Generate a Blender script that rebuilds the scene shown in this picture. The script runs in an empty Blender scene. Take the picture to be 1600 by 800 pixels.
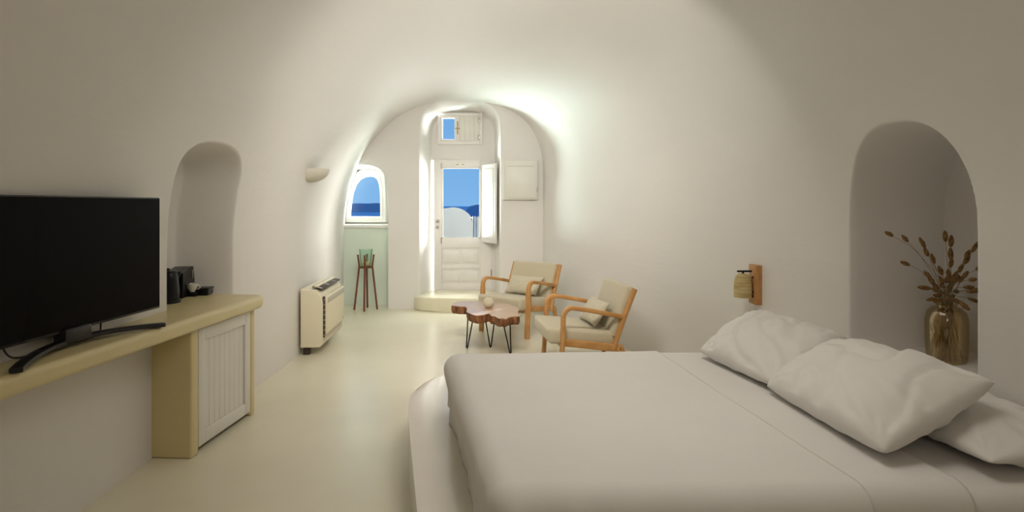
import bpy, bmesh, math, random
import numpy as np
from mathutils import Vector, Matrix, noise
random.seed(7)
C = bpy.context.scene.collection
sc = bpy.context.scene

# ------------------------------------------------------------------ camera
F = 900.0; HZ = 320.0; CZ = 1.40            # focal length in pixels, horizon row, eye height
cam_d = bpy.data.cameras.new('camera'); cam = bpy.data.objects.new('camera', cam_d); C.objects.link(cam)
cam.location = (0, 0, CZ); cam.rotation_euler = (math.pi/2, 0, 0)
cam_d.sensor_width = 36; cam_d.lens = 36*F/1600; cam_d.shift_y = -(400-HZ)/1600
cam_d.clip_start = 0.05; cam_d.clip_end = 60000
sc.camera = cam
def P(px, py, Y): return Vector(((px-800)/F*Y, Y, CZ-(py-HZ)/F*Y))
def PZ(px, py, z):
    Y = (CZ-z)*F/(py-HZ); return Vector(((px-800)/F*Y, Y, z))

# ------------------------------------------------------------------ world and lights
w = bpy.data.worlds.new('world'); sc.world = w; w.use_nodes = True
nt = w.node_tree; nt.nodes.clear()
o_ = nt.nodes.new('ShaderNodeOutputWorld'); bg = nt.nodes.new('ShaderNodeBackground')
tc = nt.nodes.new('ShaderNodeTexCoord'); sep = nt.nodes.new('ShaderNodeSeparateXYZ'); rmp = nt.nodes.new('ShaderNodeValToRGB')
nt.links.new(tc.outputs['Generated'], sep.inputs[0]); nt.links.new(sep.outputs['Z'], rmp.inputs[0])
nt.links.new(rmp.outputs[0], bg.inputs[0]); nt.links.new(bg.outputs[0], o_.inputs[0])
cr = rmp.color_ramp
cr.elements[0].position = 0.0; cr.elements[0].color = (.235, .50, .87, 1)
cr.elements[1].position = 1.0; cr.elements[1].color = (.10, .28, .66, 1)
e = cr.elements.new(.16); e.color = (.17, .43, .82, 1)
bg.inputs[1].default_value = 0.93
def area(name, loc, target, sx, sy, watts, col):
    d = bpy.data.lights.new(name, 'AREA'); d.shape = 'RECTANGLE'; d.size = sx; d.size_y = sy; d.energy = watts; d.color = col
    o = bpy.data.objects.new(name, d); C.objects.link(o); o.location = loc
    o.rotation_euler = (Vector(target)-Vector(loc)).to_track_quat('-Z', 'Y').to_euler()
    return o
# added area lights stand in for terrace daylight rising through door and windows
area('daylight_fill_terrace', (-.75, 9.9, .30), (-.80, 8.6, 1.8), 1.8, 1.4, 140, (1, .97, .94))
area('daylight_fill_window', (-1.55, 9.1, .55), (-2.15, 8.40, 1.5), 1.0, .8, 200, (.78, 1, .92))
area('daylight_fill_window_sea', (-2.45, 9.7, .55), (-2.1, 8.40, 1.5), 1.0, 1.0, 240, (.82, 1, .94))
# hidden lights added as side and high-sky daylight on the door front
area('daylight_fill_side', (1.5, 10.4, 1.5), (-.75, 8.3, 1.4), 1.6, 1.6, 420, (1, .98, .94))
area('daylight_fill_high', (-.75, 9.5, 3.7), (-.75, 8.3, 1.8), 1.4, 1.0, 200, (.94, .98, 1))
# fill lights added without fittings: crown cluster turned to the sitting end, entry, bed
for k_, (x_, w_, a_) in enumerate(((-.45, 11, 92), (-.15, 8, 122), (.35, 10, 160))):
    l_ = area('vault_fill', (x_, 3.05, 2.53), (-.50, 7.7, .35), .8, .6, w_, (1, .95, .88)); l_.data.spread = math.radians(a_)
area('entry_fill', (-.1, -1.0, 2.2), (0, 3, 1.0), 1.4, 1.0, 8, (1, .87, .70))
l_ = area('bed_fill', (.5, 2.2, 2.80), (.5, 2.5, 0), 1.2, 1.2, 7.5, (1, .94, .86)); l_.data.spread = math.radians(100)

sc.view_settings.view_transform = 'Standard'; sc.view_settings.look = 'None'
sc.view_settings.exposure = 0.11; sc.view_settings.gamma = 1; sc.view_settings.use_curve_mapping = False

# ------------------------------------------------------------------ materials
def mat(name, col, rough=.6, metal=0, var=0, vscale=4, bump=0, bscale=30, stretch=(1,1,1), col2=None, spec=.5, detail=4, coat=0, sheen=0):
    m = bpy.data.materials.new(name); m.use_nodes = True; t = m.node_tree; b = t.nodes['Principled BSDF']
    b.inputs['Base Color'].default_value = (*col, 1); b.inputs['Roughness'].default_value = rough
    b.inputs['Metallic'].default_value = metal; b.inputs['Specular IOR Level'].default_value = spec
    b.inputs['Coat Weight'].default_value = coat; b.inputs['Sheen Weight'].default_value = sheen
    c = t.nodes.new('ShaderNodeTexCoord'); mp = t.nodes.new('ShaderNodeMapping'); mp.inputs['Scale'].default_value = stretch
    t.links.new(c.outputs['Object'], mp.inputs[0])
    if var or col2:
        n = t.nodes.new('ShaderNodeTexNoise'); n.inputs['Scale'].default_value = vscale; n.inputs['Detail'].default_value = detail
        r = t.nodes.new('ShaderNodeValToRGB'); t.links.new(mp.outputs[0], n.inputs['Vector']); t.links.new(n.outputs['Fac'], r.inputs[0])
        c2 = col2 or tuple(x*(1-var) for x in col)
        r.color_ramp.elements[0].position = .35; r.color_ramp.elements[0].color = (*c2, 1)
        r.color_ramp.elements[1].position = .65; r.color_ramp.elements[1].color = (*col, 1)
        t.links.new(r.outputs[0], b.inputs['Base Color'])
    if bump:
        n2 = t.nodes.new('ShaderNodeTexNoise'); n2.inputs['Scale'].default_value = bscale; n2.inputs['Detail'].default_value = 5
        t.links.new(mp.outputs[0], n2.inputs['Vector'])
        bp = t.nodes.new('ShaderNodeBump'); bp.inputs['Strength'].default_value = bump; bp.inputs['Distance'].default_value = .02
        t.links.new(n2.outputs['Fac'], bp.inputs['Height']); t.links.new(bp.outputs[0], b.inputs['Normal'])
    return m
def thin_glass(name, tint, gloss=.06, rough=.02):
    m = bpy.data.materials.new(name); m.use_nodes = True; t = m.node_tree; t.nodes.remove(t.nodes['Principled BSDF'])
    out = t.nodes['Material Output']; tr = t.nodes.new('ShaderNodeBsdfTransparent'); gl = t.nodes.new('ShaderNodeBsdfGlossy'); mx = t.nodes.new('ShaderNodeMixShader')
    lw = t.nodes.new('ShaderNodeLayerWeight'); lw.inputs[0].default_value = gloss*4
    tr.inputs[0].default_value = (*tint, 1); gl.inputs['Roughness'].default_value = rough
    ml = t.nodes.new('ShaderNodeMath'); ml.operation = 'MULTIPLY_ADD'; ml.inputs[1].default_value = .5; ml.inputs[2].default_value = gloss*.5
    t.links.new(lw.outputs['Fresnel'], ml.inputs[0]); t.links.new(ml.outputs[0], mx.inputs[0])
    t.links.new(tr.outputs[0], mx.inputs[1]); t.links.new(gl.outputs[0], mx.inputs[2]); t.links.new(mx.outputs[0], out.inputs[0])
    return m
M = {}
M['plaster'] = mat('plaster', (.80, .77, .73), .55, var=.035, vscale=1.2, bump=.22, bscale=5, stretch=(1, .45, 1.6), spec=.35)
M['greenlit'] = mat('greenlit_plaster', (.77, .85, .73), .55, var=.03, vscale=2, bump=.12, bscale=6)
M['floor'] = mat('floor_cement', (.80, .75, .585), .27, var=.07, vscale=1.1, bump=.06, bscale=6, spec=.5)
M['step'] = mat('step_cement', (.80, .75, .56), .4, var=.05, vscale=2, bump=.06, bscale=7)
M['console'] = mat('console_cement', (.74, .625, .335), .32, var=.06, vscale=3, bump=.05, bscale=8)
M['platform'] = mat('platform_cement', (.80, .75, .66), .16, var=.05, vscale=2.5, bump=.05, bscale=8)
M['white'] = mat('white_paint', (.83, .80, .76), .42, var=.02, vscale=9, bump=.03, bscale=60)
M['offwhite'] = mat('offwhite_paint', (.80, .78, .71), .45, var=.03, vscale=7)
M['sconce'] = mat('sconce_plaster', (.66, .62, .53), .6, var=.04)
M['cabinet'] = mat('cabinet_paint', (.80, .77, .71), .45, var=.03, vscale=8)
M['gap'] = mat('dark_gap', (.05, .04, .03), .8)
M['linen'] = mat('bed_linen', (.75, .725, .69), .75, bump=.10, bscale=9, sheen=.2, var=.02, vscale=5)
M['pillowcase'] = mat('pillowcase', (.77, .745, .705), .75, bump=.10, bscale=14, sheen=.2, var=.02, vscale=6)
M['wood'] = mat('oak_wood', (.60, .32, .11), .38, col2=(.48, .23, .07), vscale=9, stretch=(6, 1, 1), bump=.05, bscale=40)
M['lampwood'] = mat('lamp_wood', (.58, .30, .11), .45, col2=(.47, .22, .07), vscale=12, stretch=(4, 4, 1), bump=.05, bscale=50)
M['tabletop'] = mat('slab_wood', (.56, .36, .23), .35, col2=(.46, .27, .16), vscale=7, stretch=(1, 4, 1), bump=.02, bscale=12, coat=1)
M['bark'] = mat('slab_bark', (.32, .13, .045), .65, col2=(.10, .035, .012), vscale=26, stretch=(1, 1, .35), bump=.8, bscale=30)
M['darkwood'] = mat('red_brown_wood', (.19, .055, .022), .4, var=.35, vscale=12, stretch=(6, 6, 1))
M['fabric'] = mat('beige_fabric', (.60, .53, .37), .9, var=.10, vscale=160, bump=.25, bscale=260, sheen=.3)
M['cushion'] = mat('cushion_fabric', (.62, .56, .41), .9, var=.08, vscale=150, bump=.3, bscale=220, sheen=.3)
M['iron'] = mat('black_iron', (.012, .010, .009), .4, metal=.6)
M['black'] = mat('black_plastic', (.008, .008, .009), .32)
M['screen'] = mat('tv_screen', (.003, .003, .003), .25, spec=.06)
M['kettle'] = mat('kettle_black', (.007, .007, .008), .3, spec=.25)
M['ceramic'] = mat('white_ceramic', (.82, .80, .76), .2)
M['shade'] = mat('woven_shade', (.60, .48, .24), .7, col2=(.45, .33, .13), vscale=7, stretch=(1, 1, 9), bump=.3, bscale=20)
M['acbody'] = mat('heater_plastic', (.78, .71, .53), .42)
M['acpanel'] = mat('heater_panel', (.80, .72, .52), .36)
M['acgrille'] = mat('heater_grille_grey', (.50, .46, .38), .5)
M['dark'] = mat('dark_slot', (.045, .03, .025), .6)
M['brass'] = mat('aged_brass', (.42, .30, .13), .35, metal=.9)
M['steel'] = mat('steel', (.45, .42, .40), .35, metal=.9)
M['glass'] = thin_glass('window_glass', (.97, .98, .98), .03)
M['amber'] = thin_glass('amber_glass', (.965, .885, .70), .10)
M['green_glass'] = thin_glass('green_glass', (.90, .965, .93), .06)
M['wax'] = mat('candle_wax', (.65, .52, .25), .5)
M['stem'] = mat('dried_stem', (.30, .22, .11), .8)
M['tail'] = mat('dried_seed_head', (.34, .20, .065), .95, col2=(.18, .09, .025), vscale=60, bump=.6, bscale=120)
M['sea'] = mat('sea_water', (.27, .52, .80), .6, var=.25, vscale=.002, spec=.1)
M['island'] = mat('island_rock', (.20, .30, .46), 1, spec=0)
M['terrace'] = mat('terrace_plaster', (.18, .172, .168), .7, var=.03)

M['tabletop'].node_tree.nodes['Principled BSDF'].inputs['Coat Roughness'].default_value = .36

# ------------------------------------------------------------------ helpers
class MB:
    def __init__(s): s.bm = bmesh.new()
    def box(s, lo, hi, bev=0, seg=2, mtx=None):
        lo, hi = Vector(lo), Vector(hi); r = bmesh.ops.create_cube(s.bm, size=1)
        vs = r['verts']
        for v in vs: v.co = Vector((lo[i]+(v.co[i]+.5)*(hi[i]-lo[i]) for i in range(3)))
        if bev:
            es = list({e for v in vs for e in v.link_edges})
            rb = bmesh.ops.bevel(s.bm, geom=es, offset=bev, segments=seg, profile=.5, affect='EDGES')
            vs = list({v for f in rb['faces'] for v in f.verts} | {v for v in vs if v.is_valid})
        if mtx is not None:
            for v in vs: v.co = mtx @ v.co
        return s
    def tube(s, pts, rad, n=10, cap=True, flat=None):
        pts = [Vector(p) for p in pts]; rr = rad if isinstance(rad, (list, tuple)) else [rad]*len(pts)
        rings = []; up = None
        for i, p in enumerate(pts):
            t = (pts[min(i+1, len(pts)-1)]-pts[max(i-1, 0)]).normalized()
            if up is None:
                up = Vector((0,0,1)) if abs(t.z) < .9 else Vector((1,0,0))
            a = t.cross(up).normalized(); b = a.cross(t).normalized(); up = b
            ring = []
            for k in range(n):
                th = 2*math.pi*k/n
                ca, sa = math.cos(th), math.sin(th)
                if flat:      # rounded rectangular section (half sizes)
                    ex = .35
                    ring.append(s.bm.verts.new(p + a*(flat[0]*math.copysign(abs(ca)**ex, ca)) + b*(flat[1]*math.copysign(abs(sa)**ex, sa))))
                else: ring.append(s.bm.verts.new(p + a*(rr[i]*ca) + b*(rr[i]*sa)))
            rings.append(ring)
        for r0, r1 in zip(rings, rings[1:]):
            for k in range(n): s.bm.faces.new((r0[k], r0[(k+1)%n], r1[(k+1)%n], r1[k]))
        if cap: s.bm.faces.new(rings[0]); s.bm.faces.new(list(reversed(rings[-1])))
        return s
    def lathe(s, prof, n=40, c=(0,0,0)):
        c = Vector(c); rings = []
        for r, z in prof:
            if r < 1e-6: rings.append([s.bm.verts.new(c+Vector((0,0,z)))])
            else: rings.append([s.bm.verts.new(c+Vector((r*math.cos(2*math.pi*k/n), r*math.sin(2*math.pi*k/n), z))) for k in range(n)])
        for a, b in zip(rings, rings[1:]):
            for k in range(n):
                k2 = (k+1) % n
                if len(a) == 1 and len(b) == 1: continue
                if len(a) == 1: s.bm.faces.new((a[0], b[k2], b[k]))
                elif len(b) == 1: s.bm.faces.new((a[k], a[k2], b[0]))
                else: s.bm.faces.new((a[k], a[k2], b[k2], b[k]))
        return s
    def prism(s, poly, z0, z1, bev=0, seg=3, axis='z'):
        def mk(p, h): return Vector((p[0], p[1], h)) if axis == 'z' else (Vector((p[0], h, p[1])) if axis == 'y' else Vector((h, p[0], p[1])))
        a = [s.bm.verts.new(mk(p, z0)) for p in poly]; b = [s.bm.verts.new(mk(p, z1)) for p in poly]
        n = len(poly); fa = s.bm.faces.new(list(reversed(a))); fb = s.bm.faces.new(b)
        for k in range(n): s.bm.faces.new((a[k], a[(k+1)%n], b[(k+1)%n], b[k]))
        if bev: bmesh.ops.bevel(s.bm, geom=list(set(fb.edges)|set(fa.edges)), offset=bev, segments=seg, profile=.5, affect='EDGES')
        return s
    def ring(s, outer, inner, y0, y1):      # frame between two outlines with equal counts, in the xz plane
        n = len(outer); V = lambda p, y: s.bm.verts.new(Vector((p[0], y, p[1])))
        o0=[V(p,y0) for p in outer]; o1=[V(p,y1) for p in outer]; i0=[V(p,y0) for p in inner]; i1=[V(p,y1) for p in inner]
        for k in range(n):
            j=(k+1)%n
            for q in ((o0[k],o0[j],i0[j],i0[k]),(o1[k],i1[k],i1[j],o1[j]),(o0[k],o1[k],o1[j],o0[j]),(i0[k],i0[j],i1[j],i1[k])): s.bm.faces.new(q)
        return s
    def build(s, name, m, parent=None, smooth=True, loc=None, rz=0, angle=40):
        bmesh.ops.recalc_face_normals(s.bm, faces=s.bm.faces)
        me = bpy.data.meshes.new(name); s.bm.to_mesh(me); s.bm.free(); me.materials.append(M[m] if isinstance(m, str) else m)
        if smooth:
            me.polygons.foreach_set('use_smooth', [True]*len(me.polygons)); me.set_sharp_from_angle(angle=math.radians(angle))
        o = bpy.data.objects.new(name, me); C.objects.link(o)
        if parent: o.parent = parent
        if loc is not None: o.location = loc
        o.rotation_euler.z = rz
        return o
def tag(o, label, cat, group=None, kind=None):
    o['label'] = label; o['category'] = cat
    if group: o['group'] = group
    if kind: o['kind'] = kind
    return o
def thing(name, label, cat, loc=(0,0,0), rz=0, group=None, kind=None):
    o = bpy.data.objects.new(name, None); C.objects.link(o); o.location = loc; o.rotation_euler.z = rz; o.empty_display_size = .1
    return tag(o, label, cat, group, kind)
def mesh_np(name, verts, faces, m, parent=None):
    me = bpy.data.meshes.new(name); nv, nf = len(verts), len(faces); k = faces.shape[1]
    me.vertices.add(nv); me.vertices.foreach_set('co', np.asarray(verts, dtype=np.float32).ravel())
    me.loops.add(nf*k); me.loops.foreach_set('vertex_index', faces.astype(np.int32).ravel())
    me.polygons.add(nf); me.polygons.foreach_set('loop_start', np.arange(0, nf*k, k, dtype=np.int32))
    me.update(calc_edges=True); me.validate()
    me.polygons.foreach_set('use_smooth', np.ones(len(me.polygons), dtype=bool)); me.materials.append(M[m])
    o = bpy.data.objects.new(name, me); C.objects.link(o)
    if parent: o.parent = parent
    return o
def grid_faces(nu, nv, flip=False):
    i = np.arange(nu*nv).reshape(nu, nv)
    f = np.stack([i[:-1,:-1], i[1:,:-1], i[1:,1:], i[:-1,1:]], -1).reshape(-1, 4)
    return f[:, ::-1] if flip else f
def sstep(a, b, x):
    t = np.clip((x-a)/(b-a), 0, 1); return t*t*(3-2*t)

# ------------------------------------------------------------------ the cave shell
def smooth_interp(Y, xs, ys):                       # monotone-ish smooth curve through the given stations
    xs = np.array(xs, float); ys = np.array(ys, float); Y = np.asarray(Y, float)
    acc = np.zeros_like(Y)
    for d, wgt in ((-.36,.15),(-.18,.2),(0,.3),(.18,.2),(.36,.15)): acc += wgt*np.interp(Y+d, xs, ys)
    return acc
def fL(Y): return smooth_interp(Y, [-2,2.6,3.2,4.3,4.5,5.4,6.5,7.78,8.05,8.6], [-1.97,-1.97,-2.0,-1.985,-1.95,-1.99,-2.10,-2.27,-2.37,-2.44]) + .006*np.sin(Y*2.7+.4)
def fR(Y): return smooth_interp(Y, [-2,2.3,3.0,3.9,4.7,5.6,6.7,7.75,8.6], [1.98,1.85,1.79,1.70,1.50,1.12,.70,.40,.36]) + .008*np.sin(Y*2.1)
def fH(Y): return smooth_interp(Y, [-2,4,6,7.75,9], [3.02,3.0,2.90,2.80,2.76]) + .012*np.sin(Y*1.9+1)
def fC(Y): return smooth_interp(Y, [-2,3.5,5.5,7.75,9], [-.1,-.15,-.45,-.83,-.85])
def fSL(Y): return smooth_interp(Y, [-2,3.5,7.7,8.1,9], [1.15,1.12,.92,1.1,1.2])
def fSR(Y): return smooth_interp(Y, [-2,3.5,7.7,9], [1.25,1.3,1.70,1.7])
def fNR(Y): return smooth_interp(Y, [-2,3.5,7.7,9], [2.2,2.2,2.8,2.8])
def x_left(Y, z):
    Y, z = np.broadcast_arrays(np.asarray(Y, float), np.asarray(z, float)); S, H, c, L = fSL(Y), fH(Y), fC(Y), fL(Y)
    t = np.clip((z-S)/(H-S), 0, 1); return c-(c-L)*(1-t**2.05)**(1/2.05)
def x_right(Y, z):
    Y, z = np.broadcast_arrays(np.asarray(Y, float), np.asarray(z, float)); S, H, c, R, n = fSR(Y), fH(Y), fC(Y), fR(Y), fNR(Y)
    t = np.clip((z-S)/(H-S), 0, 1); return c+(R-c)*(1-t**n)**(1/n)
def arch_d(u, z, cu, a, S, b, n, z0=None):           # signed distance-like, negative inside the arch
    au = np.abs(u-cu)/a; t = np.clip((z-S)/b, 0, None)
    d = ((au**n+t**n)**(1/n)-1)*min(a, b)
    if z0 is not None: d = np.maximum(d, z0-z)
    return d
def lines(*segs):                                    # (start, end, step) pieces joined
    out = []
    for a, b, s in segs: out += list(np.linspace(a, b, max(2, int(round((b-a)/s))+1)))
    return np.array(sorted(set(np.round(out, 5))))
ZS = 1.95
zl = lines((0, .55, .04), (.55, ZS, .007))
# left wall with the niche over the console
Yl = lines((-1.6, 3.1, .08), (3.1, 4.35, .0065), (4.35, 8.5, .05))
YY, ZZ = np.meshgrid(Yl, zl, indexing='ij'); XX = x_left(YY, ZZ)
d = arch_d(YY, ZZ, 3.72, .375, 1.53, .26, 2.6, z0=.74)
XX = XX - .36*sstep(.012, -.055, d)
tag(mesh_np('wall_left', np.stack([XX, YY, ZZ], -1).reshape(-1, 3), grid_faces(*XX.shape), 'plaster'), 'curved white plaster wall with a dark arched niche above the console', 'wall', kind='structure')
# right wall with the niche beside the bed
Yr = lines((-1.6, 2.1, .08), (2.1, 3.25, .0065), (3.25, 7.85, .05))
YY, ZZ = np.meshgrid(Yr, zl, indexing='ij'); XX = x_right(YY, ZZ)
d = arch_d(YY, ZZ, 2.66, .375, 1.27, .50, 2.4, z0=.615)
XX = XX + .46*sstep(.012, -.05, d)
tag(mesh_np('wall_right', np.stack([XX, YY, ZZ], -1).reshape(-1, 3), grid_faces(*XX.shape, flip=True), 'plaster'), 'curved white plaster wall with an arched niche behind the bed', 'wall', kind='structure')
# vault
Yc = lines((-1.6, 7.85, .05)); V = []
for y in Yc:
    z1 = np.sin(np.linspace(0, math.pi/2, 50))*(fH(y)-ZS)+ZS
    zt = np.minimum(z1, fH(y)-1e-6)
    left = np.stack([x_left(y, zt), np.full(50, y), zt], -1); right = np.stack([x_right(y, zt), np.full(50, y), zt], -1)[::-1]
    V.append(np.concatenate([left, right[1:]]))
V = np.array(V)
tag(mesh_np('ceiling', V.reshape(-1, 3), grid_faces(V.shape[0], V.shape[1]), 'plaster'), 'white plaster barrel vault with trowel marks', 'ceiling', kind='structure')
# end wall with the door recess and the window alcove
BY = 7.75; DY = 8.26; WY = 8.36; SILL = 1.12; STEP = .18
door_x = (-1.147, -.294); door_z = (STEP, 2.04); tw_x = (-1.05, -.435); tw_z = (2.275, 2.70)
glass_px = [(547,338),(548,325),(549.5,312),(552,300),(556,289),(562,281),(569,277),(577,275.5),(585,276.5),(590.5,281),(593.5,290),(594.7,302),(595,320),(595,338),(585,338),(565,338)]
frame_px = [(538,347),(540,325),(541.5,309),(544,295),(549,280),(556,270),(566,265),(578,263.5),(592,264.5),(598,267),(601,275),(602.5,300),(603,325),(603,347),(585,347),(560,347)]
to_xz = lambda L, Y: [((px-800)/F*Y, CZ-(py-HZ)/F*Y) for px, py in L]
glass_xz = to_xz(glass_px, WY-.05); frame_xz = to_xz(frame_px, WY-.05)
xb = lines((-2.75, .85, .009)); zb = lines((0, 3.15, .009))
snap = lambda arr, vals: np.array([min(vals, key=lambda v: abs(v-a)) if min(abs(v-a) for v in vals) < .0046 else a for a in arr])
xb = snap(xb, [*door_x, *tw_x]); zb = snap(zb, [*door_z, *tw_z, SILL])
XB, ZB = np.meshgrid(xb, zb, indexing='ij')
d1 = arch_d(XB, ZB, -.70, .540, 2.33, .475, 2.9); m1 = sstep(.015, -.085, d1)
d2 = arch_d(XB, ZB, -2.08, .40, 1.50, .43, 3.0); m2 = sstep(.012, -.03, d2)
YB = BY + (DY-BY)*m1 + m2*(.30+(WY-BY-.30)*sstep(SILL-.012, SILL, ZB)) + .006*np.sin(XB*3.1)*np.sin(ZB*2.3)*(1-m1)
fb = grid_faces(*XB.shape, flip=True)
cxf = XB.ravel()[fb].mean(1); czf = ZB.ravel()[fb].mean(1)
kill = (cxf>door_x[0]) & (cxf<door_x[1]) & (czf<door_z[1])
kill |= (cxf>tw_x[0]) & (cxf<tw_x[1]) & (czf>tw_z[0]) & (czf<tw_z[1])
def inside(px, pz, poly):
    r = np.zeros(px.shape, bool); n = len(poly)
    for i in range(n):
        (x0, z0), (x1, z1) = poly[i], poly[(i+1)%n]
        if z0 == z1: continue
        r ^= ((z0>pz) != (z1>pz)) & (px < (x1-x0)*(pz-z0)/(z1-z0)+x0)
    return r
mid_xz = [((a[0]*.6+b[0]*.4), (a[1]*.6+b[1]*.4)) for a, b in zip(glass_xz, frame_xz)]
kill |= inside(cxf, czf, mid_xz)
wb = tag(mesh_np('wall_back', np.stack([XB, YB, ZB], -1).reshape(-1, 3), fb[~kill], 'plaster'), 'white end wall with an arched door recess and a window alcove tinted with green window light', 'wall', kind='structure')
wb.data.materials.append(M['greenlit'])                 # greenish window light painted into the wall colour of the alcove below the sill
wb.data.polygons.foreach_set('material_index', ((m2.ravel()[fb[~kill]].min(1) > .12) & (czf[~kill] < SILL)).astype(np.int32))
b = MB().box((-3.2, -1.75, 0), (3.0, -1.6, 3.2)); tag(b.build('wall_front', 'plaster'), 'plain white plaster wall behind the viewer', 'wall', kind='structure')
b = MB().box((-3.2, -1.75, -.1), (3.0, 8.5, 0)); tag(b.build('floor', 'floor'), 'pale yellow polished cement floor', 'floor', kind='structure')

# door step with a rounded front
pts = [(-1.32, 7.80), (-1.30, 7.68), (-1.18, 7.58), (-1.0, 7.53), (-.7, 7.49), (-.3, 7.47), (.05, 7.50), (.25, 7.60), (.30, 7.80)]
pts += [(-.20, 7.80), (-.20, 8.40), (-1.24, 8.40), (-1.24, 7.80)]
b = MB().prism(pts, 0, STEP, bev=.022, seg=3)
tag(b.build('step', 'step'), 'rounded cream cement step below the white door', 'step', kind='structure')
# platform under the bed
far_l, near_l = Vector((-.57, 3.30)), Vector((-.10, .9))
pts = [(-.10, .9), (-.345, 2.1), (-.565, 3.12), (-.592, 3.30), (-.604, 3.44), (-.598, 3.56), (-.570, 3.68), (-.525, 3.77), (-.455, 3.84), (-.30, 3.91), (0, 3.96), (1.0, 4.03), (1.95, 4.05), (2.05, .9)]
b = MB().prism(pts, 0, .27, bev=.03, seg=4)
tag(b.build('bed_platform', 'platform'), 'low rounded cream masonry platform under the bed', 'platform', kind='structure')

# ------------------------------------------------------------------ door
dr = thing('door_1', 'white wooden door with a glazed top half and open shutter', 'door', (0, DY, STEP), kind='structure')
dx0, dx1 = -1.135, -.292; dh = 1.862
gx0, gx1 = -1.005, -.452; gz0, gz1 = .735, 1.755     # glazed opening, heights above the step
def dbox(name, x0, x1, z0, z1, y0=-.022, y1=.022, bev=.004, m='white', par=dr): return MB().box((x0, y0, z0), (x1, y1, z1), bev).build(name, m, par)
gap = .016
dbox('stile', dx0+gap, gx0, .001, dh); dbox('stile', gx1, dx1, .001, dh)
dbox('rail', gx0, gx1, gz1, dh); dbox('rail', gx0, gx1, .60, gz0); dbox('rail', gx0, gx1, .001, .10); dbox('rail', gx0, gx1, .30, .37)
for z0, z1 in ((.10, .30), (.37, .60)):
    dbox('panel', gx0, gx1, z0, z1, -.008, .012)
    for x0, x1 in ((gx0+.03, (gx0+gx1)/2-.02), ((gx0+gx1)/2+.02, gx1-.03)): dbox('raised_field', x0, x1, z0+.03, z1-.03, -.020, .0, .008)
g = dbox('pane', gx0, gx1, gz0, gz1, -.004, .004, 0, 'glass')
for a in ((gx0, gx0+.018, gz0, gz1), (gx1-.018, gx1, gz0, gz1), (gx0, gx1, gz0, gz0+.018), (gx0, gx1, gz1-.018, gz1)): dbox('glazing_bead', a[0], a[1], a[2], a[3], -.016, -.005, .002)
for z in (.985, .90):
    h = MB().lathe([(0, 0), (.024, 0), (.024, .006), (.012, .012), (.012, .022), (0, .024)], 18).build('rosette', 'steel', dr, loc=(dx0+.068, -.022, z)); h.rotation_euler = (math.pi/2, 0, 0)
for z in (.25, 1.0, 1.7): MB().tube([(dx1-.004, -.026, z-.045), (dx1-.004, -.026, z+.045)], .009).build('hinge', 'steel', dr)
for x in (-.78, -.70): dbox('catch', x-.018, x+.018, gz1+.035, gz1+.045, -.027, -.02, .001, 'brass')
dbox('bolt', gx0-.012, gx0-.003, gz1-.02, gz1+.06, -.03, -.02, .002, 'brass'); dbox('bolt', gx0-.012, gx0-.003, gz0-.07, gz0+.02, -.03, -.02, .002, 'brass')
# the inner shutter folded open
sh = MB().box((0, -.014, gz0-.045), (.43, .014, gz1+.03), .004).build('shutter', 'white', dr, loc=(gx1+.035, -.035, 0)); sh.rotation_euler.z = math.radians(-62)
MB().box((.05, -.020, gz0+.02), (.38, -.012, gz1-.03), .006).build('shutter_panel', 'white', sh)
for z in (gz0+.1, gz1-.1): MB().tube([(0, -.0, z-.04), (0, 0, z+.04)], .008).build('shutter_hinge', 'steel', sh)
# door frame set in the wall outside
for x0, x1, z0, z1 in ((dx0-.05, dx0-.002, 0, dh+.05), (dx1+.002, dx1+.05, 0, dh+.05), (dx0-.05, dx1+.05, dh+.01, dh+.06)): dbox('door_frame', x0, x1, z0, z1, .03, .14)

# small window over the door
w2 = thing('window_2', 'small white window above the door, right leaf closed by a wooden shutter', 'window', (0, DY-.02, 0), kind='structure')
x0, x1 = tw_x; z0, z1 = tw_z
def wbox(name, a, b_, m='white', bev=.004, par=w2): return MB().box(a, b_, bev).build(name, m, par)
for a, b_ in (((x0-.012, -.03, z0-.012), (x0+.03, .06, z1+.012)), ((x1-.03, -.03, z0-.012), (x1+.012, .06, z1+.012)), ((x0+.03, -.03, z1-.03), (x1-.03, .06, z1+.012)), ((x0+.03, -.03, z0-.012), (x1-.03, .06, z0+.03))): wbox('window_frame', a, b_)
xm = -.775
wbox('mullion', (xm-.022, -.025, z0+.03), (xm+.022, .05, z1-.03))
for a, b_ in (((x0+.03, -.02, z0+.03), (x0+.058, .03, z1-.03)), ((xm-.045, -.02, z0+.03), (xm-.022, .03, z1-.03)), ((x0+.058, -.02, z1-.065), (xm-.045, .03, z1-.03)), ((x0+.058, -.02, z0+.03), (xm-.045, .03, z0+.06))): wbox('sash', a, b_)
wbox('pane', (x0+.055, 0, z0+.055), (xm-.04, .006, z1-.06), 'glass', 0)
xs = np.linspace(xm+.022, x1-.03, 5)
for i in range(4): wbox('shutter_board', (xs[i]+.0004, -.018, z0+.03), (xs[i+1]-.0004, .012, z1-.03), 'offwhite', .0012)
wbox('handle_plate', (xm-.009, -.032, z0+.13), (xm+.009, -.025, z1-.11), 'brass', .003)
MB().tube([(xm-.035, -.045, (z0+z1)/2), (xm+.035, -.045, (z0+z1)/2)], .007).build('handle', 'brass', w2)
for z in (z0+.09, z1-.09): wbox('hinge', (x1-.05, -.036, z-.03), (x1-.022, -.028, z+.03), 'steel', .002)

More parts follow.
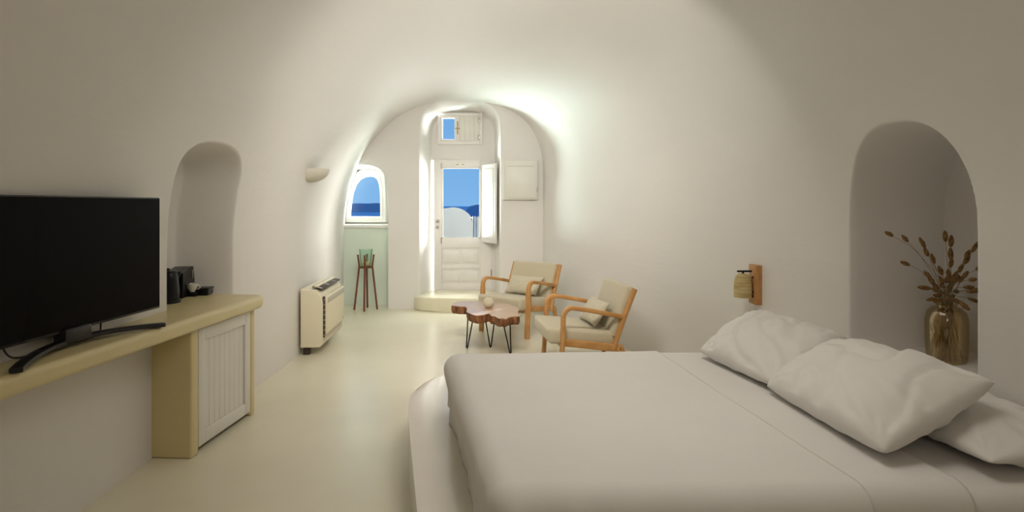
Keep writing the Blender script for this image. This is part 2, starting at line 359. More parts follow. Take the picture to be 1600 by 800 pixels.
# arched window in the alcove
w1 = thing('window_1', 'arched white window in the green-lit alcove facing the sea', 'window', (0, WY-.06, 0), kind='structure')
MB().ring(frame_xz, mid_xz, -.02, .06).build('window_frame', 'white', w1)
MB().ring(mid_xz, glass_xz, -.035, .045).build('sash', 'white', w1)
MB().prism(glass_xz, 0, .006, axis='y').build('pane', 'glass', w1)
MB().box((frame_xz[0][0]+.035, -.055, 1.36), (frame_xz[0][0]+.05, -.035, 1.47), .003).build('handle', 'offwhite', w1)
MB().box((-2.46, BY+.275-(WY-.06), SILL-.05), (-1.69, .0, SILL+.004), .012).build('sill', 'white', w1)

# ------------------------------------------------------------------ outside
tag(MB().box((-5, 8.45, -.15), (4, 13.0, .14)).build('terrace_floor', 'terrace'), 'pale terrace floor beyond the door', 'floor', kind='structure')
Yw = 11.0
t = thing('terrace_wall', 'rounded grey-white terrace wall seen through the door glass', 'wall', (0, Yw, .14), group=None)
c0 = (706-800)/F*Yw; top = CZ-(324-HZ)/F*Yw-.14; R0 = .40
poly = [(c0-2.0, 0), (c0+R0+.0, 0)]
for k in range(0, 25):
    a = math.pi*k/24*.5; poly.append((c0+R0*math.sin(math.pi/2-a)**.9 if False else c0+R0*math.cos(a), top-.36+.36*math.sin(a)))
poly += [(c0-.25, top-.03), (c0-.5, top-.16), (c0-.8, top-.4), (c0-2.0, top-.45)]
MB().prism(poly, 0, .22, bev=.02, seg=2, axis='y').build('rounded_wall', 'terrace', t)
t = thing('terrace_gate', 'narrow white gate between posts outside the door', 'gate', (0, Yw, .14))
xg = (738.5-800)/F*Yw; zg = CZ-(338-HZ)/F*Yw-.14
MB().tube([(xg, .06, 0), (xg, .06, zg)], .016).build('gate_post', 'steel', t)
MB().box((xg+.03, .03, 0), (xg+.06, .08, zg), .006).build('gate_stile', 'terrace', t)
MB().box((xg-.09, .01, zg-.04), (xg, .03, zg-.02), .004).build('latch', 'steel', t)
t = thing('terrace_pier', 'low white pier with rounded corner right of the gate', 'pier', (0, Yw, .14))
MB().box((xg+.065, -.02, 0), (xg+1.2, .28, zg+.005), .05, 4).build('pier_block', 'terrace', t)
MB().lathe([(0, 0), (.012, 0), (.012, .03), (0, .03)], 10).build('pier_hook', 'iron', t, loc=(xg+.14, -.03, zg-.1))
b = MB(); b.box((-30000, 60, -82), (30000, 30000, -80)); tag(b.build('sea', 'sea'), 'deep blue sea out to the horizon', 'sea', kind='structure')
def ridge(name, px0, px1, Y, hs, label):
    n = 60; mb = MB(); x0, x1 = (px0-800)/F*Y, (px1-800)/F*Y; vs = []
    for i in range(n+1):
        u = i/n; x = x0+(x1-x0)*u; h = float(np.interp(u, np.linspace(0, 1, len(hs)), hs)) + 3*noise.noise(Vector((u*14, Y*.01, 0)))
        row = [(x, Y-260, -82), (x, Y-120, -80+(h+80)*.75), (x, Y, h), (x, Y+260, -80+(h+80)*.6), (x, Y+500, -82)]
        vs.append([mb.bm.verts.new(p) for p in row])
    for a, b_ in zip(vs, vs[1:]):
        for k in range(4): mb.bm.faces.new((a[k], b_[k], b_[k+1], a[k+1]))
    return tag(mb.build(name, 'island'), label, 'island')
ridge('island', 722, 800, 4200, [-80, -12, 2, 4, 6, 10, 8, 4], 'dark blue island on the horizon behind the door glass')
ridge('island', 500, 640, 6500, [12, 16, 13, 18, 16, 20, 22, 26, 20], 'long hazy island ridge behind the arched window')

# ------------------------------------------------------------------ console with cabinet door
kd = (Vector((.064, 1)).normalized()); kz = -math.atan2(kd.x, kd.y)
con = thing('console_counter', 'long cream cement console counter carrying the television', 'console', (-1.705, 3.40, 0), kz)
# local: y runs along the counter, x towards the room; slab front edge at x = 0
pts = [(-.62, -3.2), (0, -3.2), (0, .46), (-.012, .50), (-.04, .53), (-.08, .545), (-.62, .545)]
MB().prism(pts, .706, .79, bev=.028, seg=4).build('counter_top', 'console', con)
MB().box((-.62, -.235, 0), (-.045, -.165, .71), .012, 3).build('pier', 'console', con)
MB().box((-.62, .414, 0), (-.05, .465, .71), .012, 3).build('pier', 'console', con)
MB().box((-.60, -.165, .04), (-.10, .414, .71)).build('cabinet_body', 'gap', con)
cd = MB().box((-.092, -.155, .032), (-.078, .408, .694)).build('cabinet_door', 'cabinet', con)
for a, b_ in (((-.078, -.155, .032), (-.052, -.088, .694)), ((-.078, .345, .032), (-.052, .408, .694))): MB().box(a, b_, .003).build('door_stile', 'cabinet', cd)
for a, b_ in (((-.078, -.088, .032), (-.052, .345, .105)), ((-.078, -.088, .622), (-.052, .345, .694))): MB().box(a, b_, .003).build('door_rail', 'cabinet', cd)
ys = np.linspace(-.088, .345, 9)
for i in range(8): MB().box((-.080, ys[i]+.0006, .105), (-.0655, ys[i+1]-.0006, .622), .002, 1).build('door_plank', 'cabinet', cd)

# ------------------------------------------------------------------ television
tv = thing('television', 'large black flat television on a curved black stand', 'television', (-1.895, 2.53, .79), kz)
MB().box((-.03, -.58, .068), (.012, .502, .648), .006).build('housing', 'black', tv)
MB().box((.0105, -.572, .080), (.0135, .495, .641), 0).build('screen', 'screen', tv)
MB().box((-.048, -.30, .12), (-.03, .30, .38), .01).build('rear_cover', 'black', tv)
MB().box((-.03, -.11, .018), (.03, .03, .085), .008).build('stand_neck', 'black', tv)
arc = []
for k in range(25):
    u = -1+2*k/24; arc.append((.135-.155*(1-abs(u)**1.9)*1.0 + .0, -.04+.395*u, .011))
MB().tube([( .13-.125*(1-abs((k-12)/12)**2), -.04+.40*(k-12)/12, .011+.018*(1-abs((k-12)/12)**2)) for k in range(25)], .01, 12, flat=(.021, .010)).build('stand_foot', 'black', tv)
cb = [(-.05, .18, .12), (-.045, .17, .05), (-.03, .14, .012), (-.02, .06, .006), (-.03, -.05, .006), (-.02, -.2, .006), (-.03, -.3, .02), (-.05, -.33, .1)]
def catmull(pts, n=8):
    pts = [Vector(p) for p in pts]; q = [pts[0]]+pts+[pts[-1]]; out = []
    for i in range(1, len(q)-2):
        for k in range(n):
            t = k/n; a, b_, c_, d_ = q[i-1], q[i], q[i+1], q[i+2]
            out.append(.5*((2*b_)+(c_-a)*t+(2*a-5*b_+4*c_-d_)*t*t+(3*b_-a-3*c_+d_)*t**3))
    return out+[pts[-1]]
MB().tube(catmull(cb), .004, 6).build('power_cable', 'black', tv)

# ------------------------------------------------------------------ kettle, tray, cup in the niche
kp = PZ(262, 473, .79)
t = thing('kettle', 'black electric kettle in the niche beside the television', 'kettle', kp)
MB().lathe([(0, 0), (.072, 0), (.074, .012), (.070, .022), (0, .022)], 32).build('power_base', 'kettle', t)
MB().lathe([(0, .024), (.066, .024), (.067, .05), (.060, .13), (.054, .185), (.050, .19), (0, .19)], 32).build('body', 'kettle', t)
MB().lathe([(0, .188), (.047, .188), (.045, .198), (.014, .202), (.012, .214), (0, .216)], 28).build('lid', 'kettle', t)
MB().tube(catmull([(-.03, -.04, .18), (-.06, -.09, .175), (-.07, -.105, .12), (-.05, -.07, .05)]), .010, 8).build('handle', 'kettle', t)
MB().tube([(.03, .038, .15), (.045, .058, .185)], [.016, .009], 10).build('spout', 'kettle', t)
cp_ = PZ(303, 461, .79)
t = thing('coffee_machine', 'black boxy coffee maker with slanted top behind the kettle', 'coffee maker', (cp_.x-.06, cp_.y-.03, .79), math.radians(12))
MB().prism([(-.13, 0), (.11, 0), (.095, .10), (.075, .19), (-.13, .165)], -.075, .045, bev=.006, axis='x').build('body', 'kettle', t)
MB().box((.045, -.06, 0), (.105, .06, .028), .004).build('drip_tray', 'kettle', t)
MB().box((.0455, .035, .11), (.052, .043, .17), .003).build('indicator', 'steel', t)
bx_ = PZ(319, 461.5, .79)
t = thing('tea_box', 'low flat black box at the end of the counter', 'box', (bx_.x-.03, bx_.y+.01, .79), math.radians(8))
MB().box((-.075, -.022, 0), (.055, .075, .038), .003).build('box_base', 'kettle', t)
MB().box((-.078, -.025, .034), (.058, .078, .050), .003).build('box_lid', 'kettle', t)
cu = thing('coffee_cup', 'small white coffee cup on the black coffee maker tray', 'cup', (cp_.x-.06+.074, cp_.y-.045, .79+.029))
MB().lathe([(0, 0), (.016, 0), (.018, .006), (.030, .026), (.037, .055), (.0345, .055), (.027, .027), (.014, .010), (0, .009)], 32).build('bowl', 'ceramic', cu)
MB().tube([Vector((.033+.017*math.sin(math.pi*k/10), .004*k/10, .046-.030*k/10)) for k in range(11)], .0038, 8).build('handle', 'ceramic', cu)
cpt = [P(258.5, 380, 3.55), P(260.5, 392, 3.53), P(258, 402, 3.52), P(257, 412, 3.52), P(256.5, 440, 3.52)]
cpt = [Vector((min(p.x, -2.02)-.08, p.y+.02, p.z)) for p in cpt]
tag(MB().tube(catmull(cpt), .0035, 6).build('wall_cable', 'black'), 'thin black cable hanging at the niche edge above the kettle', 'cable')

# ------------------------------------------------------------------ heater on the left wall
hp0 = P(504, 546, 5.34); hz = math.atan2(.067, 1)
t = thing('heater_unit', 'cream floor-standing air conditioner against the left wall', 'heater', (-1.755, 5.34, 0), hz)
# local: x = 0 at the front face, wall at -.2; y along the wall
prof = [(-.205, .075), (-.03, .075), (0, .11), (0, .50), (-.02, .565), (-.065, .605), (-.205, .615)]
b = MB(); W = .80
a0 = [b.bm.verts.new((x, 0, z)) for x, z in prof]; a1 = [b.bm.verts.new((x, W, z)) for x, z in prof]
fa = b.bm.faces.new(a0); fb2 = b.bm.faces.new(list(reversed(a1)))
for k in range(len(prof)): b.bm.faces.new((a0[k], a1[k], a1[(k+1)%len(prof)], a0[(k+1)%len(prof)]))
bmesh.ops.bevel(b.bm, geom=list(fa.edges)+list(fb2.edges), offset=.012, segments=3, profile=.5, affect='EDGES')
b.build('casing', 'acbody', t)
MB().box((-.012, .05, .185), (.026, W-.03, .545), .012, 3).build('front_panel', 'acpanel', t)
MB().box((.018, .07, .475), (.0275, W-.05, .525), .002).build('outlet_strip', 'acgrille', t)
MB().box((-.004, .012, .165), (.012, .05, .545), .002).build('side_slot', 'dark', t)
for k in range(8): MB().box((.004, .010, .185+.047*k), (.016, .052, .190+.047*k), .001, 1).build('slot_bar', 'acgrille', t)
MB().box((-.01, .05, .135), (.006, W-.04, .175), .002).build('lower_grille', 'acgrille', t)
for k in range(16): MB().box((.004, .06+.045*k, .138), (.009, .068+.045*k, .172), 0).build('grille_bar', 'acbody', t)
fl = MB().box((-.115, .05, -.004), (-.01, W-.05, .006), .003).build('top_vent', 'dark', t, loc=(0, 0, .606)); fl.rotation_euler.y = math.radians(14)
for y in (.05, .3, .55): MB().box((-.11, y, .004), (-.02, y+.012, .012), .001).build('vent_bar', 'acgrille', fl)
MB().box((-.10, .05, -.002), (-.065, W-.05, .016), .004).build('vent_flap', 'acbody', fl)
MB().box((.0255, W-.12, .215), (.0275, W-.09, .228), 0).build('badge', 'acgrille', t)
for y in (.04, W-.10): MB().box((-.19, y, 0), (-.13, y+.05, .08), .004).build('foot', 'dark', t)

# plaster sconce
Ys = 5.47; zs = 1.738; xs_ = float(x_left(Ys, zs-.05))
t = thing('wall_sconce', 'white plaster half-bowl sconce on the left wall above the heater', 'sconce', (xs_, Ys, zs))
b = MB(); nu, nv = 28, 12; outer, inner = [], []
for j in range(nv+1):
    ph = math.pi/2*j/nv; ro, ri = [], []
    for i in range(nu+1):
        th = math.pi*i/nu
        f = math.cos(ph)**1.0 if j < nv else 0
        ro.append(b.bm.verts.new((-.02+.185*math.sin(th)*f, -.195*math.cos(th)*max(f, .12)**.6, -.125*math.sin(ph))))
        ri.append(b.bm.verts.new((-.02+.172*math.sin(th)*f*.98, -.182*math.cos(th)*max(f, .12)**.6, -.113*math.sin(ph)+.0)))
    outer.append(ro); inner.append(ri)
for A, fl_ in ((outer, 0), (inner, 1)):
    for j in range(nv):
        for i in range(nu):
            q = (A[j][i], A[j][i+1], A[j+1][i+1], A[j+1][i])
            try: b.bm.faces.new(q if fl_ else tuple(reversed(q)))
            except ValueError: pass
for i in range(nu): b.bm.faces.new((outer[0][i], outer[0][i+1], inner[0][i+1], inner[0][i]))
b.build('bowl', 'sconce', t)
MB().box((-.06, -.16, -.10), (-.01, .16, -.005), .01).build('mount_plate', 'offwhite', t)

# electrical panel
pz = P(787, 312, BY); pz1 = P(840, 252, BY)
t = thing('electrical_panel', 'square white electrical cabinet on the wall right of the door', 'cabinet', (pz.x, BY, pz.z))
pw, ph_ = pz1.x-pz.x, pz1.z-pz.z
MB().box((0, -.075, 0), (pw, .01, ph_), .004).build('case', 'offwhite', t)
MB().box((.02, -.088, .022), (pw-.02, -.074, ph_-.022), .004).build('panel_door', 'offwhite', t)
MB().box((.055, -.0895, ph_-.075), (pw-.055, -.086, ph_-.069), 0).build('groove', 'acgrille', t)
MB().box((pw-.012, -.09, .1), (pw-.006, -.074, .16), .002).build('hinge', 'steel', t)

# plant stand with glass
sp = Vector((-1.954, 7.70, 0))
t = thing('plant_stand', 'red-brown four-legged wooden stand in front of the alcove', 'stand', sp, math.radians(6))
for k in range(4):
    a = math.pi/2*k
    f = lambda r, z: (r*math.cos(a), r*math.sin(a), z)
    MB().tube([f(.150, 0), f(.088, .56), f(.085, .585), f(.105, .735)], .012, 12, flat=(.012, .012)).build('leg', 'darkwood', t)
MB().tube([(-.08, 0, .568), (.08, 0, .568)], .01, 12, flat=(.012, .014)).build('crossbar', 'darkwood', t)
MB().tube([(0, -.08, .568), (0, .08, .568)], .01, 12, flat=(.012, .0135)).build('crossbar', 'darkwood', t)
MB().lathe([(.060, .556), (.083, .556), (.085, .568), (.083, .580), (.060, .580), (.060, .556)], 32).build('ring', 'darkwood', t)
t = thing('glass_holder', 'pale green glass candle holder resting in the wooden stand', 'candle holder', (sp.x, sp.y, .583))
MB().lathe([(0, 0), (.060, 0), (.070, .012), (.078, .10), (.092, .225), (.089, .225), (.075, .10), (.066, .015), (0, .006)], 36).build('glass_cup', 'green_glass', t)
MB().lathe([(0, .008), (.055, .008), (.058, .050), (.05, .054), (0, .052)], 24).build('candle', 'wax', t)
MB().tube([(0, 0, .05), (.003, 0, .085), (.012, 0, .115)], [.010, .014, .004], 8).build('decoration', 'stem', t)

# ------------------------------------------------------------------ soft things
def pillow_mesh(corners, T, nu=64, nv=50, pinch=.055, wr=.006, seed=0, sag=0, power=.5, under=.6, rnd=.0):
    A, B, Cc, D = [Vector(c) for c in corners]           # A-B lower edge, D-C upper edge
    nrm = ((B-A)+(Cc-D)).cross((D-A)+(Cc-B)).normalized()
    if nrm.z < 0: nrm = -nrm
    cen = (A+B+Cc+D)/4; base = Vector((cen.x, cen.y, min(A.z, B.z, Cc.z, D.z)))
    verts, faces = [], []
    for side in (1, -1):
        for i in range(nu+1):
            for j in range(nv+1):
                a, b_ = -1+2*i/nu, -1+2*j/nv
                a, b_ = math.sin(a*math.pi/2)*.35+a*.65, math.sin(b_*math.pi/2)*.35+b_*.65
                cr_ = 1-rnd*(a*a*b_*b_)**2; aa = a*(1-pinch*(1-b_*b_))*cr_; bb = b_*(1-pinch*1.3*(1-a*a))*cr_
                u, v = (aa+1)/2, (bb+1)/2
                p = A*(1-u)*(1-v)+B*u*(1-v)+Cc*u*v+D*(1-u)*v
                m = max(0, (1-a*a)*(1-b_*b_)); h = T*m**power
                q = Vector((a*2.2+seed, b_*1.7, side*3+seed*.7))
                edge = (1-m)*min(1, m*9)
                wv = noise.noise(q)*wr*.9 + noise.noise(q*2.4)*wr*.35
                # folds that run out from the corners and along the edges
                ang = math.atan2(b_, a); rr = math.hypot(a, b_)
                wv += wr*1.5*edge*noise.noise(Vector((ang*4.2, rr*1.1, seed*2+side)))
                crease = abs(noise.noise(Vector((a*1.6+b_*1.1+seed*3, (a-b_)*.55, side))))
                wv -= wr*1.3*max(0, .16-crease)/.16*min(1, m*4)
                for ca, cb in ((-1,-1), (1,-1), (1,1), (-1,1)):
                    da, db = a-ca, b_-cb; ds = math.hypot(da, db)
                    if 1e-4 < ds < 1.1:
                        th = math.atan2(abs(db), abs(da)); sl = 3*noise.noise(Vector((ca*3+seed, cb*5, ds*1.3)))
                        wv += wr*.55*math.exp(-(ds/.5)**2)*math.sin(th*15+sl+seed+ca)*min(1, ds*5)
                if side < 0: h *= under
                hh = h*side + wv*min(1, m*8) - sag*m*(1 if side < 0 else 1)
                verts.append(p + nrm*hh - base)
    n1 = (nu+1)*(nv+1); idx = lambda s_, i, j: s_*n1+i*(nv+1)+j
    for s_ in (0, 1):
        for i in range(nu):
            for j in range(nv):
                q = (idx(s_, i, j), idx(s_, i+1, j), idx(s_, i+1, j+1), idx(s_, i, j+1)); faces.append(q if s_ == 0 else tuple(reversed(q)))
    me = bpy.data.meshes.new('pillow'); me.from_pydata(verts, [], faces)
    bm = bmesh.new(); bm.from_mesh(me); bmesh.ops.remove_doubles(bm, verts=bm.verts, dist=.0004); bmesh.ops.recalc_face_normals(bm, faces=bm.faces); bm.to_mesh(me); bm.free()
    me.polygons.foreach_set('use_smooth', [True]*len(me.polygons))
    return me, base
def pillow(name, label, cat, corners, T, m, group=None, **k):
    me, base = pillow_mesh(corners, T, **k); me.materials.append(M[m])
    o = bpy.data.objects.new(name, me); C.objects.link(o); o.location = base
    return tag(o, label, cat, group)

# ------------------------------------------------------------------ bed
BQ = [Vector((-.055, 1.56)), Vector((1.86, 1.60)), Vector((1.70, 3.24)), Vector((-.375, 3.11))]   # near foot, near head, far head, far foot
def bedpt(u, v, z):
    p = BQ[0]*(1-u)*(1-v)+BQ[1]*u*(1-v)+BQ[2]*u*v+BQ[3]*(1-u)*v; return Vector((p.x, p.y, z))
LX, LY = 2.0, 1.58
def rounded_cover(name, x0, x1, y0, y1, zb, zt, r, open_head, m, parent=None, grow=0, wrinkle=.004, hem=0, seed=0, nx=110, ny=90, nz=16, tuck=0):
    """sheet over a box: a top and hanging sides, corners rounded with radius r, in bed coordinates (metres)"""
    bm = bmesh.new(); cache = {}
    def put(x, y, z):
        key = (round(x, 5), round(y, 5), round(z, 5))
        if key in cache: return cache[key]
        q = Vector((min(max(x, x0+r), x1-(0 if open_head else r)), min(max(y, y0+r), y1-r), min(z, zt-r)))
        dlt = Vector((x, y, z))-q
        if dlt.length > 1e-6: p = q+dlt.normalized()*r
        else: p = Vector((x, y, z))
        if dlt.length > 1e-6 and z <= zt-r: p.z = z
        nn = dlt.normalized() if dlt.length > 1e-6 else Vector((0, 0, 1))
        s = Vector((p.x*1.3+seed, p.y*1.3, p.z*2))
        wv = noise.noise(s)*wrinkle*1.8 + noise.noise(s*2.7)*wrinkle*.7
        hang = max(0, (zt-r-p.z)/(zt-r-zb))
        if hang > 0:
            per = p.x*1.0+p.y*1.3
            wv += hang*(.030*noise.noise(Vector((per*3.1+seed, 0, p.z*.8)))+.016*noise.noise(Vector((per*8+p.z*3, 1, p.z*1.2)))) - hem*hang**1.4
        # diagonal pull creases near the near-foot corner
        cd_ = math.hypot(p.x-x0, p.y-y0)
        if cd_ < .6: wv += .012*(1-cd_/.6)*math.sin((p.x-x0)*38-(p.y-y0)*21+4*noise.noise(s*2))*(.3+hang)
        p = p+nn*wv
        u, v_ = p.x/LX, p.y/LY
        vv = bm.verts.new(bedpt(u, v_, p.z)); cache[key] = vv; return vv
    xs = list(np.linspace(x0, x0+2*r, 12))[:-1]+list(np.linspace(x0+2*r, x1-(0 if open_head else 2*r), nx))
    if not open_head: xs += list(np.linspace(x1-2*r, x1, 12))[1:]
    ys = list(np.linspace(y0, y0+2*r, 12))[:-1]+list(np.linspace(y0+2*r, y1-2*r, ny))+list(np.linspace(y1-2*r, y1, 12))[1:]
    zs_ = list(np.linspace(zb, zt-2*r, nz))[:-1]+list(np.linspace(zt-2*r, zt, 10)) if zt-zb > 2*r else list(np.linspace(zb, zt, 14))
    def sheet(A, B, fn):
        for a, a2 in zip(A, A[1:]):
            for b_, b2 in zip(B, B[1:]):
                q = [fn(a, b_), fn(a2, b_), fn(a2, b2), fn(a, b2)]
                if len(set(q)) == 4:
                    try: bm.faces.new(q)
                    except ValueError: pass
    sheet(xs, ys, lambda a, b_: put(a, b_, zt))
    sheet(ys, zs_, lambda a, b_: put(x0, a, b_))
    sheet(xs, zs_, lambda a, b_: put(a, y0, b_)); sheet(xs, zs_, lambda a, b_: put(a, y1, b_))
    if not open_head: sheet(ys, zs_, lambda a, b_: put(x1, a, b_))
    bmesh.ops.recalc_face_normals(bm, faces=bm.faces)
    me = bpy.data.meshes.new(name); bm.to_mesh(me); bm.free(); me.materials.append(M[m]); me.polygons.foreach_set('use_smooth', [True]*len(me.polygons))
    o = bpy.data.objects.new(name, me); C.objects.link(o)
    if parent: o.parent = parent
    md = o.modifiers.new('thickness', 'SOLIDIFY'); md.thickness = .010; md.offset = -1
    return o
PT = .27
mt = rounded_cover('mattress', .03, 2.0, .03, 1.55, PT, .585, .06, False, 'linen', wrinkle=.002, seed=3)
tag(mt, 'white mattress with fitted sheet showing beside the pillows', 'mattress')
cov = thing('bed_cover', 'smooth white duvet covering the foot of the bed', 'duvet', (0, 0, 0))
rounded_cover('folded_sheet', .02, 1.42, .02, 1.56, PT+.10, .603, .075, True, 'linen', cov, wrinkle=.0045, seed=5)
rounded_cover('duvet', 0, 1.105, 0, 1.58, PT+.035, .610, .080, True, 'linen', cov, wrinkle=.0045, hem=.05, seed=1)
pillow('pillow', 'upright white pillow farthest from the viewer, below the wooden wall lamp', 'pillow',
       [(.965, 3.0, .635), (1.09, 2.40, .64), (1.53, 2.60, .80), (1.33, 3.16, .81)], .105, 'pillowcase', 'white bed pillows', seed=2.3, rnd=.045, pinch=.022, wr=.010, power=.42)
pillow('pillow', 'large white pillow in front, leaning over the flat one', 'pillow',
       [(1.06, 2.43, .635), (1.125, 1.735, .64), (1.60, 1.88, .818), (1.44, 2.56, .80)], .115, 'pillowcase', 'white bed pillows', seed=5.1, rnd=.045, pinch=.022, wr=.011, power=.42)
pillow('pillow', 'flat white pillow lying under the leaning one at the right edge', 'pillow',
       [(1.36, 2.33, .640), (1.40, 1.68, .640), (1.86, 1.73, .655), (1.80, 2.38, .655)], .075, 'pillowcase', 'white bed pillows', seed=8.4, rnd=.045, pinch=.022, wr=.010, power=.45)

# ------------------------------------------------------------------ armchairs
def armchair(loc, rz, label):
    t = thing('armchair', label, 'armchair', loc, rz, 'wooden armchairs by the coffee table')
    for s in (-1, 1):
        x = s*.315
        # front leg bends into the armrest
        leg = [(x, .248, 0), (x, .238, .16), (x, .226, .32), (x, .222, .50)]
        bend = [(x, .222-.07*(1-math.cos(a)), .50+.082*math.sin(a)) for a in np.linspace(.15, math.pi/2, 7)]
        arm = [(x, .04, .565), (x, -.11, .535), (x, -.268, .500)]
        MB().tube(leg, .02, 16, flat=(.017, .027)).build('leg', 'wood', t)
        MB().tube([leg[-1]]+bend+arm, .02, 16, flat=(.0175, .0215)).build('armrest', 'wood', t)
        MB().tube([(x, -.335, 0), (x, -.255, .27)], .02, 16, flat=(.0145, .021)).build('leg', 'wood', t)
        MB().tube([(x, -.185, .235), (x, -.282, .50), (x, -.372, .722)], .02, 16, flat=(.0165, .025)).build('back_post', 'wood', t)
        MB().tube([(x, .240, .315), (x, .03, .285), (x, -.24, .25)], .02, 16, flat=(.0155, .030)).build('side_rail', 'wood', t)
        for y, z in ((.226, .33), (.228, .28), (-.358, .69), (-.20, .29)):
            h = MB().lathe([(0, 0), (.006, 0), (.006, .003), (0, .003)], 8).build('screw', 'iron', t, loc=(x+s*.0150, y, z)); h.rotation_euler = (0, s*math.pi/2, 0)
    MB().tube([(-.30, .225, .285), (.30, .225, .285)], .02, 12, flat=(.012, .024)).build('front_rail', 'wood', t)
    MB().tube([(-.30, -.372, .69), (.30, -.372, .69)], .02, 12, flat=(.010, .018)).build('back_rail', 'wood', t)
    def cush(name, pts_yz, hw, bev):
        b = MB(); b.prism(pts_yz, -hw, hw, axis='x')
        bmesh.ops.recalc_face_normals(b.bm, faces=b.bm.faces)
        bmesh.ops.bevel(b.bm, geom=list(b.bm.edges), offset=bev, segments=4, profile=.5, affect='EDGES')
        return b.build(name, 'fabric', t, angle=60)
    cush('seat_cushion', [(.335, .295), (.345, .425), (-.20, .375), (-.235, .255)], .295, .032)
    cush('back_cushion', [(-.165, .33), (-.245, .32), (-.405, .72), (-.312, .748)], .297, .030)
    return t
c1 = armchair((.06, 6.40, 0), math.radians(142), 'beige wooden armchair nearer the door, facing the viewer')
c2 = armchair((.575, 4.90, 0), math.radians(99), 'beige wooden armchair seen from its side next to the bed')
def chair_pillow(loc, rz, label, skew, seed):
    mtx = Matrix.Translation(loc) @ Matrix.Rotation(rz, 4, 'Z')
    co = [(-.235+skew, -.055, .408-skew*.2), (.215+skew, -.055, .398+skew*.2), (.235-skew*.3, -.195, .585), (-.225-skew*.3, -.195, .595)]
    pillow('throw_pillow', label, 'pillow', [mtx @ Vector(c) for c in co], .065, 'cushion', 'beige lumbar pillows', seed=seed, wr=.004, nu=30, nv=24, pinch=.07, power=.45)
chair_pillow((.06, 6.40, 0), math.radians(142), 'small beige pillow on the armchair nearer the door', .02, 1.2)
chair_pillow((.575, 4.90, 0), math.radians(99), 'small beige pillow on the armchair next to the bed', -.02, 3.4)

# ------------------------------------------------------------------ coffee table
top_px = [(705,477),(706,474),(710,472),(719,471.2),(730,470),(742,470.5),(754,469),(768,470.2),(780,472),(791,473.5),(800,477),(807,479),(811,483.5),(810,488),(812.5,494),(805,494.5),(796,496),(791,498.5),(786,497.5),(779,497.5),(773,494),(768,493.5),(764,490),(756,492),(745,493),(736,490.5),(729,487),(729.5,483),(727,479),(716,478.5)]
TT = .385
tp = [PZ(a, b_, TT) for a, b_ in top_px]
tc_ = sum(tp, Vector())/len(tp)
t = thing('coffee_table', 'live-edge wood slab coffee table on black hairpin legs', 'table', (tc_.x, tc_.y, 0))
pp = [(p.x-tc_.x, p.y-tc_.y) for p in tp]
pts = []
n = len(pp)
cat = catmull([(*p, 0) for p in pp+[pp[0]]], 4)[:-1]
b = MB(); rings = []
for z, k in ((TT-.078, .955), (TT-.07, .975), (TT-.045, 1.0), (TT-.012, .995), (TT-.003, .99)):
    rings.append([b.bm.verts.new((p.x*k, p.y*k, z)) for p in cat])
for r0, r1 in zip(rings, rings[1:]):
    for k in range(len(cat)): b.bm.faces.new((r0[k], r0[(k+1)%len(cat)], r1[(k+1)%len(cat)], r1[k]))
b.bm.faces.new(rings[0]); b.build('bark_edge', 'bark', t)
MB().prism([(p.x*.99, p.y*.99) for p in cat], TT-.006, TT, bev=.002, seg=2).build('slab_top', 'tabletop', t)
for bx, by, tx0, ty0, tx1, ty1 in ((-.437, 5.60, -.425, 5.55, -.375, 5.62), (-.21, 5.64, -.262, 5.58, -.165, 5.70), (-.015, 5.40, -.085, 5.36, -.02, 5.44)):
    p0 = Vector((tx0-tc_.x, ty0-tc_.y, TT-.07)); p1 = Vector((tx1-tc_.x, ty1-tc_.y, TT-.07)); q = Vector((bx-tc_.x, by-tc_.y, .006)); dd = (p1-p0).normalized()*.009
    MB().tube([p0, q-dd+Vector((0, 0, .010)), q, q+dd+Vector((0, 0, .010)), p1], .0062, 8).build('hairpin_leg', 'iron', t)
vp = PZ(763.5, 480.5, TT)
t = tag(MB().lathe([(0, 0), (.022, 0), (.042, .012), (.053, .036), (.054, .056), (.045, .082), (.028, .098), (.019, .104), (.021, .114), (.017, .114), (.015, .104), (0, .100)], 36).build('round_vase', 'cushion', loc=vp), 'small round cream vase standing on the wood slab table', 'vase')

# ------------------------------------------------------------------ bedside lamp
ly_ = 3.955; lx_ = float(x_right(ly_, 1.05)); lz0 = CZ-(477-HZ)/F*3.9; lz1 = CZ-(415-HZ)/F*3.9
t = thing('wall_lamp', 'wooden wall lamp with a hanging woven bell shade above the pillows', 'lamp', (lx_, ly_, lz0))
MB().box((-.036, -.055, 0), (.02, .055, lz1-lz0), .005).build('back_plate', 'lampwood', t)
hz_ = lz1-lz0-.045
MB().tube([(-.03, .005, hz_), (-.135, .005, hz_)], .0065, 10).build('arm', 'iron', t)
MB().tube([(-.095, .005, hz_), (-.095, .005, hz_-.022)], [.006, .010], 10).build('socket', 'iron', t)
MB().lathe([(.010, -.015), (.030, -.018), (.048, -.035), (.057, -.065), (.060, -.10), (.060, -.178), (.057, -.178), (.056, -.10), (.052, -.065), (.044, -.038), (.028, -.022), (.010, -.019)], 36).build('lamp_shade', 'shade', t, loc=(-.095, .005, hz_))
for z in (.055, .085, .185): 
    h = MB().lathe([(0, 0), (.008, 0), (.007, .004), (0, .005)], 10).build('screw', 'iron', t, loc=(-.036, -.02, z)); h.rotation_euler = (0, -math.pi/2, 0)

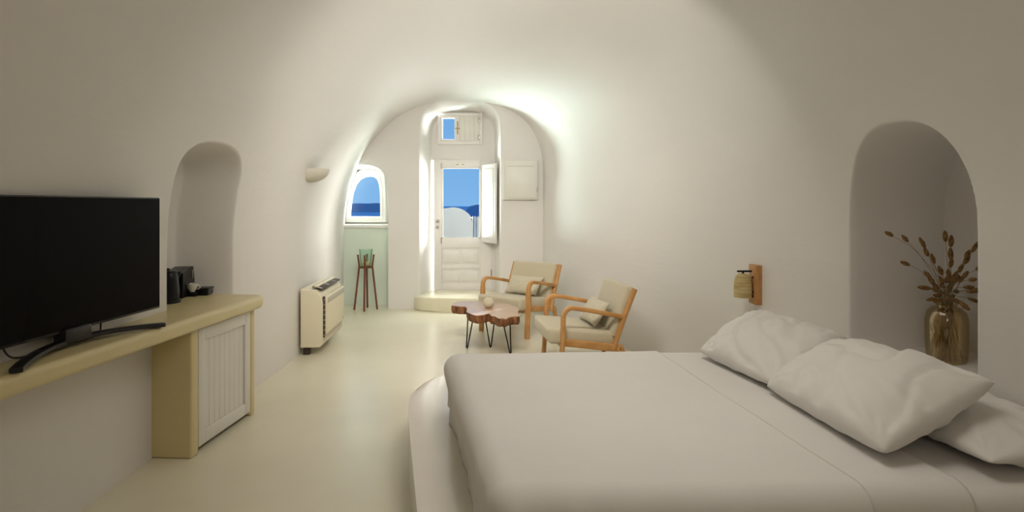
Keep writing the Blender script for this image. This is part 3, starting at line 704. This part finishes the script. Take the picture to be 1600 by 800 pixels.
# ------------------------------------------------------------------ vase and dried grass in the right niche
vb = PZ(1479, 572, .615); vb.z = .615
t = thing('glass_vase', 'amber glass vase standing in the arched niche', 'vase', vb)
k_ = 1.0
MB().lathe([(r_*.90, z_*.95) for r_, z_ in [(0, .006), (.062, .006), (.085, .0), (.090, .012), (.097, .10), (.100, .20), (.098, .245), (.088, .280), (.066, .300), (.050, .306), (.047, .312), (.052, .322),
            (.048, .322), (.043, .312), (.046, .303), (.062, .296), (.084, .276), (.094, .243), (.096, .20), (.093, .10), (.086, .016), (0, .014)]], 48).build('vessel', 'amber', t)
heads = [(45,60),(125,88),(215,118),(232,162),(265,200),(130,212),(305,260),(325,85),(352,112),(352,180),(350,220),(430,172),(425,202),(245,280),(262,310),(238,335),(270,388),(310,310),
         (340,270),(395,245),(420,275),(450,292),(465,345),(450,390),(408,415),(380,350),(290,350),(352,322),(320,362),(330,300),(362,290),(400,300),(440,350),(284,335),(395,405),(470,140),(490,235),(345,345),(300,372),(362,372),(335,382),(375,300),(318,330),(305,395),(425,330),(372,395)]
for i, (a, b_) in enumerate(heads):
    px, py = 1380+a/3.333, 350+b_/3.333
    Y = vb.y+random.uniform(-.05, .06)
    if a > 400: Y = vb.y+random.uniform(-.14, -.02)
    if a < 240: Y = vb.y-.02+random.uniform(-.04, .04)
    hd = P(px, py, Y); hd.x = min(hd.x, 2.2)
    neck = vb+Vector((random.uniform(-.026, .026), random.uniform(-.026, .026), .315))
    foot = vb+Vector((random.uniform(-.05, .05), random.uniform(-.05, .05), .02))
    dv = hd-neck; droop = Vector((dv.x, dv.y, 0))
    mid = neck+dv*.55+Vector((0, 0, .18*droop.length))
    st = thing('bunny_tail_stem', 'dried bunny-tail grass stem standing in the amber glass vase', 'dried stem', foot, group='dried grass stems in the vase', kind='thing')
    path = catmull([foot, neck, mid, hd], 7); path = [p-foot for p in path]
    MB().tube(path, .0011, 5).build('stem', 'stem', st)
    tg = (path[-1]-path[-3]).normalized(); L = random.uniform(.046, .064); r = random.uniform(.0092, .0122)
    b = MB(); bmesh.ops.create_uvsphere(b.bm, u_segments=12, v_segments=10, radius=1)
    for v in b.bm.verts:
        z = v.co.z; tap = 1-.28*max(0, z)
        fz = 1+.22*noise.noise(v.co*3+Vector((i, 0, 0)))
        v.co = Vector((v.co.x*r*tap*fz, v.co.y*r*tap*fz, z*L/2))
    h = b.build('seed_head', 'tail', st, loc=path[-1]+tg*L*.35); h.rotation_mode = 'QUATERNION'; h.rotation_quaternion = tg.to_track_quat('Z', 'Y')
